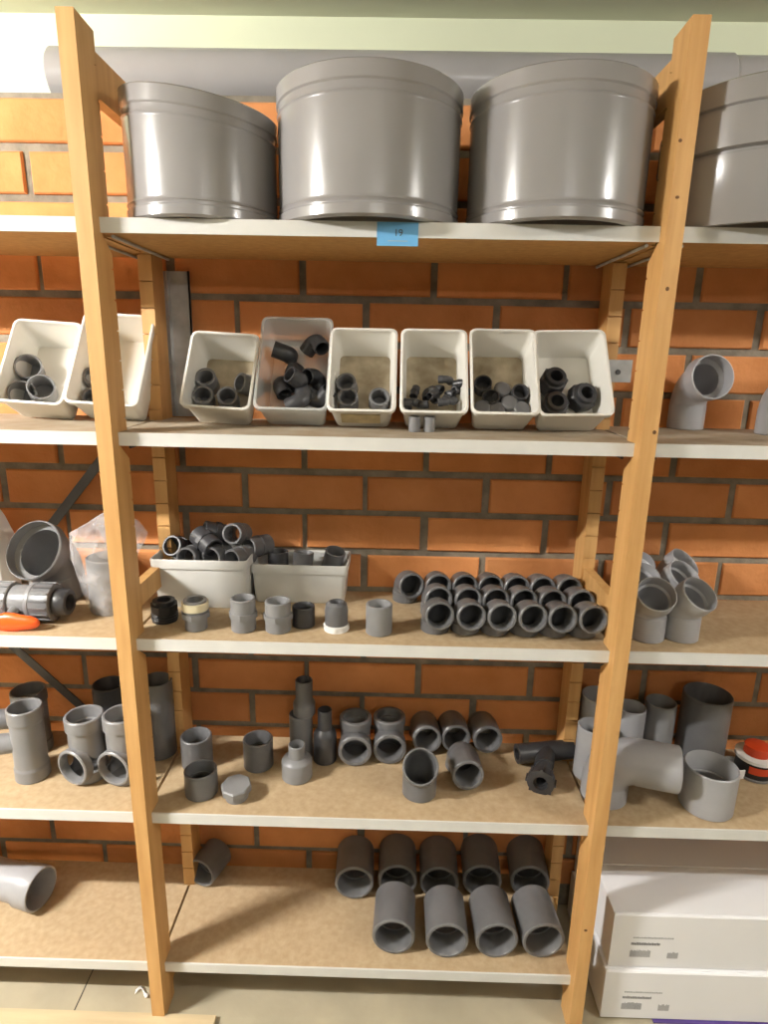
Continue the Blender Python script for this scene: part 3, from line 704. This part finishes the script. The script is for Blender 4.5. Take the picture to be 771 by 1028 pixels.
def low_elbow(px, py, wpx, az, label):
    r = wpx/2*mpp(onz(px, py, Z[3]+.03)); an = math.radians(86); l1, Rb, l2 = r*.25, r*.90, r*1.75
    zmo = l1+Rb*math.sin(an)+l2*math.cos(an); p = onz(px, py, Z[3]+zmo); of = Rb*(1-math.cos(an))+l2*math.sin(an)
    o = link('pipe_elbow', elbow_mesh(r, l1, Rb, an, l2, .21, 'pvc', sock=.03, blind=True), None, (p.x-math.sin(az)*of, p.y+math.cos(az)*of, Z[3]+.0004), rz(az))
    tag(o, label, 'pipe fitting', 'low elbows on the fourth shelf')
for k, (px, py) in enumerate([(429, 743), (458, 742), (490, 743)]):
    low_elbow(px, py, 29, .06, ['left', 'middle', 'right'][k]+' of three grey elbows in a row right of the tees')
low_elbow(470, 779, 32, .06, 'grey elbow in front of the row of three on fourth shelf')
# 45 degree elbow with large mouth
c, r, h = stand(421, 807, 35, 790, 3)
o = link('pipe_elbow', elbow_mesh(r, r*1.15, r*.9, math.radians(45), r*.75, .13, 'pvc', sock=.0, flare=.04, blind=True), None, c, rz(-.02)); tag(o, 'grey angled elbow with wide open mouth at shelf front, mid fourth shelf', 'pipe fitting')
# dark threaded three-way fitting
c = onz(543, 797, Z[3]); br = .0245
e = empty('threeway_fitting', (c.x, c.y+.01, Z[3]+.0005)); tag(e, 'dark three way fitting with ribbed nut beside the right post', 'pipe fitting')
bk = onz(548, 757, Z[3]+.03)-e.location; bk.z = .030
MB().sweep(straight(bk-Vector((0, 0, .028)), (0, 0, .028)), [(0, br*.85), (bk.length*.45, br*.85), (bk.length*.46, br*1.0), (bk.length*.75, br*1.0), (bk.length, br*.9)], [(0, br*.5), (bk.length, br*.5)], (1, 0, 0), 28).build('branch', 'pvcdark', e)
lft = onz(519, 757, Z[3]+.03)-e.location; rgt = onz(574, 752, Z[3]+.03)-e.location; lft.z = rgt.z = .030
MB().sweep(straight(rgt-lft, lft), [(0, br*.98), ((rgt-lft).length, br*.98)], [(0, br*.6), ((rgt-lft).length, br*.6)], (0, 0, 1), 28).build('run', 'pvcdark', e)
dd = Vector((bk.x, bk.y, 0)).normalized()
nut = MB().sweep(straight(dd, (0, 0, .028)), [(-.012, br*1.0), (-.010, br*1.28), (.012, br*1.28), (.014, br*1.0)], [(-.012, br*.7), (.014, br*.7)], (0, 0, 1), 28).build('nut', 'pvcdark', e)
for k in range(8):
    t = 2*math.pi*k/8; u_ = Vector((0, 0, 1)); v_ = dd.cross(u_); o_ = (u_*math.cos(t)+v_*math.sin(t))
    cc = Vector((0, 0, .028))+o_*br*1.3
    MB().bar(cc-dd*.010, cc+dd*.012, .006, .006).build('rib', 'pvcdark', nut, smooth=False)
# left bay
def tee_at(px, pt, wpx, y, label, az, zb, lb, m, bdir=(0, -1, 0), rb=None, name='pipe_tee', sock=.06):
    p = ony(px, pt, y); r = wpx/2*mpp(Vector((p.x, y, p.z))); h = p.z-Z[3]
    o = link(name, tee_mesh(r, h, h*zb, r*lb, rb and r*rb, .13, m, sock=sock, bdir=bdir), None, (p.x, y, Z[3]+.0004), rz(az)); return tag(o, label, 'pipe fitting', 'fittings in the left bay')
tee_at(24, 709, 33, .115, 'grey tee with branch pointing left, at left picture edge on fourth shelf', 0, .50, 2.0, 'pvcmid', bdir=(-1, -.25, .0), rb=.62)
tee_at(28, 692, 33, .215, 'grey tee standing behind another tee at left picture edge', 0, .55, 1.9, 'pvc', bdir=(-1, -.25, 0), rb=.62)
for k, (px, pt, mx, my) in enumerate([(84, 717, 72, 773), (122, 716, 113, 774)]):
    y = .125; p = ony(px, pt, y); r = 19*mpp(p); h = p.z-Z[3]
    tgt = onz(mx, my, Z[3]+r*1.0); dx = tgt.x-p.x; dy = y-tgt.y
    az = math.atan2(dx, dy); lb = math.hypot(dx, dy)
    # elbow mouth forward, second mouth up
    o = link('pipe_tee', tee_mesh(r*.98, h, r*1.08, min(lb, r*2.4), r*1.0, .17, 'pvcmid', sock=.10), None, (p.x, y, Z[3]+.0004), rz(az))
    tag(o, ['thick light grey tee left of its twin, left of the post on fourth shelf', 'thick light grey tee half hidden by the left post on fourth shelf'][k], 'pipe fitting', 'fittings in the left bay')
standing('pipe_piece', 109, 700, 31, 686, 'dark upright pipe behind the thick light tees', 'pvcdark', .1, 'fittings in the left bay', y=.235)
standing('pipe_piece', 156, 700, 31, 682, 'grey upright pipe with black mouth right behind the left post', 'pvc', .1, 'fittings in the left bay', y=.215)
# right bay
standing('pipe_piece', 602, 700, 34, 697, 'grey upright pipe behind the right post on fourth shelf', 'pvclight', .08, 'fittings in the right bay', y=.245)
standing('pipe_piece', 634, 700, 28, 709, 'light grey thin pipe standing behind the right bay bend', 'pvclight', .08, 'fittings in the right bay', y=.205)
standing('pipe_piece', 664, 700, 29, 704, 'mid grey thin pipe standing between light pipe and dark wide pipe', 'pvcmid', .08, 'fittings in the right bay', y=.225)
standing('pipe_piece', 711, 700, 45, 696, 'dark wide pipe standing by the brick wall in right bay', 'pvc', .07, 'fittings in the right bay', y=.235)
standing('pipe_coupler', 714, 826, 52, 768, 'light grey wide coupler standing at shelf front in right bay', 'pvclight', .07, 'fittings in the right bay')
c, r, h = stand(609, 814, 46, 790, 3)
p = ony(678, 764, c.y-.01); Rb = .060
rb_ = elbow_mesh(r, max(.03, p.z-Z[3]-Rb), Rb, math.radians(90), max(.02, p.x-c.x-Rb), .08, 'pvclight', sock=.02, flare=0, s1=.5)
o = link('pipe_bend', rb_, None, c, rz(math.radians(74))); tag(o, 'pale grey bend with mouth to the right, beside right post on fourth shelf', 'pipe fitting', 'fittings in the right bay')
# socket piece seen left of the right post
standing('pipe_socket', 596, 760, 30, 728, 'pale grey socket piece seen between right front and rear posts', 'pvclight', .1, 'fittings in the right bay', y=.175)
# glue pot
c, r, h = stand(761, 788, 38, 756, 3)
e = empty('glue_pot', c); tag(e, 'black glue pot with red lid and white rim at right picture edge', 'pot')
MB().sweep(straight(), [(0, r*.90), (.002, r*.94), (h*.12, r*.96), (h*.84, r*.90)], None, (1, 0, 0), 40).build('body', 'black', e)
MB().sweep(straight(), [(.001, r*.97), (.004, r*1.0), (h*.13, r*1.0), (h*.15, r*.95)], None, (1, 0, 0), 40).build('base_ring', 'pvcmid', e)
MB().sweep(straight((0, 0, 1), (0, 0, h*.82)), [(0, r*.92), (.001, r*1.02), (h*.16, r*1.02), (h*.2, r*.9)], None, (1, 0, 0), 40).build('rim', 'white', e)
MB().sweep(straight((0, 0, 1), (0, 0, h)), [(0, r*.64), (.022, r*.62), (.024, r*.56)], None, (1, 0, 0), 40).build('lid', 'redlid', e)
pts = []
for z in (h*.38, h*.72):
    for k in range(9):
        a = -math.pi/2+(-.65+1.3*k/8)-.15; pts.append(Vector((math.cos(a)*r*.965, math.sin(a)*r*.965, z)))
MB().add(pts, [(k, k+1, 9+k+1, 9+k) for k in range(8)]).build('label', 'redlid', e)
c, r, h = stand(737, 776, 24, 760, 3)
o = link('pipe_ring', coupling_mesh(r, max(h, .02), .12, 'white'), None, (c.x, .2, Z[3]+.0004)); tag(o, 'small white pipe ring between wide coupler and glue pot', 'pipe fitting')
o.location.x = ony(737, 770, .2).x

# ------------------------------------------------------------------ lowest shelf
for k, (px, py) in enumerate([(355.5, 889), (399, 887), (441, 889), (484, 887), (532, 888)]):
    lying(px, py-2, 39, .115, (.02-.05*k*.5, -1, 0), 4, '%s thick coupling from the left in the rear row on lowest shelf' % ORD[k], 'pvc', 'thick couplings on the lowest shelf', .17)
for k, (px, py) in enumerate([(395, 943), (449, 947), (499, 947), (546, 947)]):
    lying(px, py-2, 43, .115, (-.04+.04*k, -1, 0), 4, '%s thick coupling from the left in the front row on lowest shelf' % ORD[k], 'pvc', 'thick couplings on the lowest shelf', .17)
lying(201, 877, 31, .085, (-.35, -1, 0), 4, 'lone grey coupling lying beside left post on lowest shelf', 'pvc', 'thick couplings on the lowest shelf', .15)
# glossy angled pipe at the left edge
rr_ = .050; p = onz(41, 890, Z[4]+rr_+.012)
d = Vector((.97, -.24, .0)).normalized()
mb = MB(); L_ = .20
mb.sweep(straight(), [(0, rr_*.9), (L_*.55, rr_*.9), (L_*.56, rr_*.95), (L_-.052, rr_*.95), (L_-.050, rr_*1.06), (L_-.002, rr_*1.08), (L_, rr_*1.05)], [(0, rr_*.82), (L_-.05, rr_*.86), (L_, rr_*.98)], (1, 0, 0), 44)
o = link('pipe_piece', mb.mesh('pipe_piece', ['pvclight']), None, p-d*L_, axis_rot(d)); o.location.z = Z[4]+rr_*1.08+.0006 - d.z*L_
tag(o, 'glossy pale grey socketed pipe lying at left edge of lowest shelf', 'pipe fitting')

# ------------------------------------------------------------------ boxes on the floor, right
def carton(x0, y0, z0, w_, d_, h_, label, tx):
    e = empty('carton', (x0, y0, z0)); tag(e, label, 'carton', 'white cartons on the floor')
    mb = MB(); b = .003
    o = [(0, 0), (w_, 0), (w_, d_), (0, d_)]
    i_ = lambda k: [Vector((x+(b if x == 0 else -b), y+(b if y == 0 else -b), k)) for x, y in o]
    f_ = lambda k: [Vector((x, y, k)) for x, y in o]
    mb.rings([i_(0), f_(b), f_(h_-b), i_(h_)], 4, cap0=True, cap1=True).build('body', 'carton', e, smooth=False)
    # lid flap and print
    MB().box(.0, w_, .006, d_*.49, h_, h_+.0015).build('flap', 'carton', e, smooth=False)
    MB().box(.0, w_, d_*.51, d_-.006, h_, h_+.0015).build('flap', 'carton', e, smooth=False)
    def bars(x, z, n, wmin, wmax, hh, m, name):
        mb = MB(); q = x
        for k in range(n):
            ww = random.uniform(wmin, wmax); mb.box(q, q+ww, -.0006, .0002, z, z+hh*random.uniform(.75, 1)); q += ww+wmin*.45
        mb.build(name, m, e, smooth=False)
    bars(tx, h_*.565, 22, .0022, .0042, .0042, 'inkgrey', 'print_line')
    bars(tx-.003, h_*.44, 18, .0020, .0040, .0075, 'inkmid', 'print_line')
    bars(tx-.003, h_*.21, 22, .0010, .0024, .022, 'inkgrey', 'barcode')
    bars(tx+.085, h_*.20, 15, .0009, .0018, .020, 'inkgrey', 'barcode')
    return e
lo = onz(602, 1023, 0); hi_z = ony(610, 975, lo.y).z
carton(lo.x, lo.y, .0045, .62, .295, hi_z-.0045, 'lower white carton standing on the floor in right bay', .050)
to = onz(610, 971, hi_z); th = ony(619, 918, to.y).z-hi_z
carton(to.x, to.y, hi_z+.002, .62, .285, th-.002, 'upper white carton with creased top, stacked on the lower one', .050)
# purple sheet under the lower carton
q = onz(656, 1026, .003)
o = MB().box(q.x, q.x+.52, lo.y-.006, .25, .0005, .004).build('purple_sheet', 'purple', smooth=False); tag(o, 'dark purple flat sheet under the lower white carton', 'sheet')
# ------------------------------------------------------------------ floor odds and ends
a = onz(217, 1019, .012); b = onz(0, 1011, .012)
o = MB().box(-1.35, a.x, -.30, a.y, .0005, .012).build('floor_board', 'plywood', smooth=False); tag(o, 'pale plywood board lying on the floor in front of the left post', 'board')
# joint in the floor screed, and a scrap of torn film
a = onz(90, 978, 0); b = onz(76, 1012, 0)
MB().bar(Vector((a.x, a.y+.2, .0003)) + (a-b).normalized()*.05, Vector((b.x, b.y-.02, .0003)), .0025, .0008).build('floor_joint', 'rod', bpy.data.objects['floor'], smooth=False)
sc = onz(142, 998, .004); rs = []
for i in range(8):
    t = i/7; rs.append([Vector((t*.035-.017, math.sin(t*5)*.010+k*.008, .002+.006*abs(math.sin(t*4+k)))) for k in (0, 1)])
vs = [p for r_ in rs for p in r_]
o = MB().add(vs, [(2*i, 2*i+1, 2*i+3, 2*i+2) for i in range(7)]).build('film_scrap', 'white'); o.location = (sc.x, sc.y, .0005)
o.modifiers.new('thick', 'SOLIDIFY').thickness = .0008
tag(o, 'small twisted scrap of white film on the floor by the left post', 'scrap')
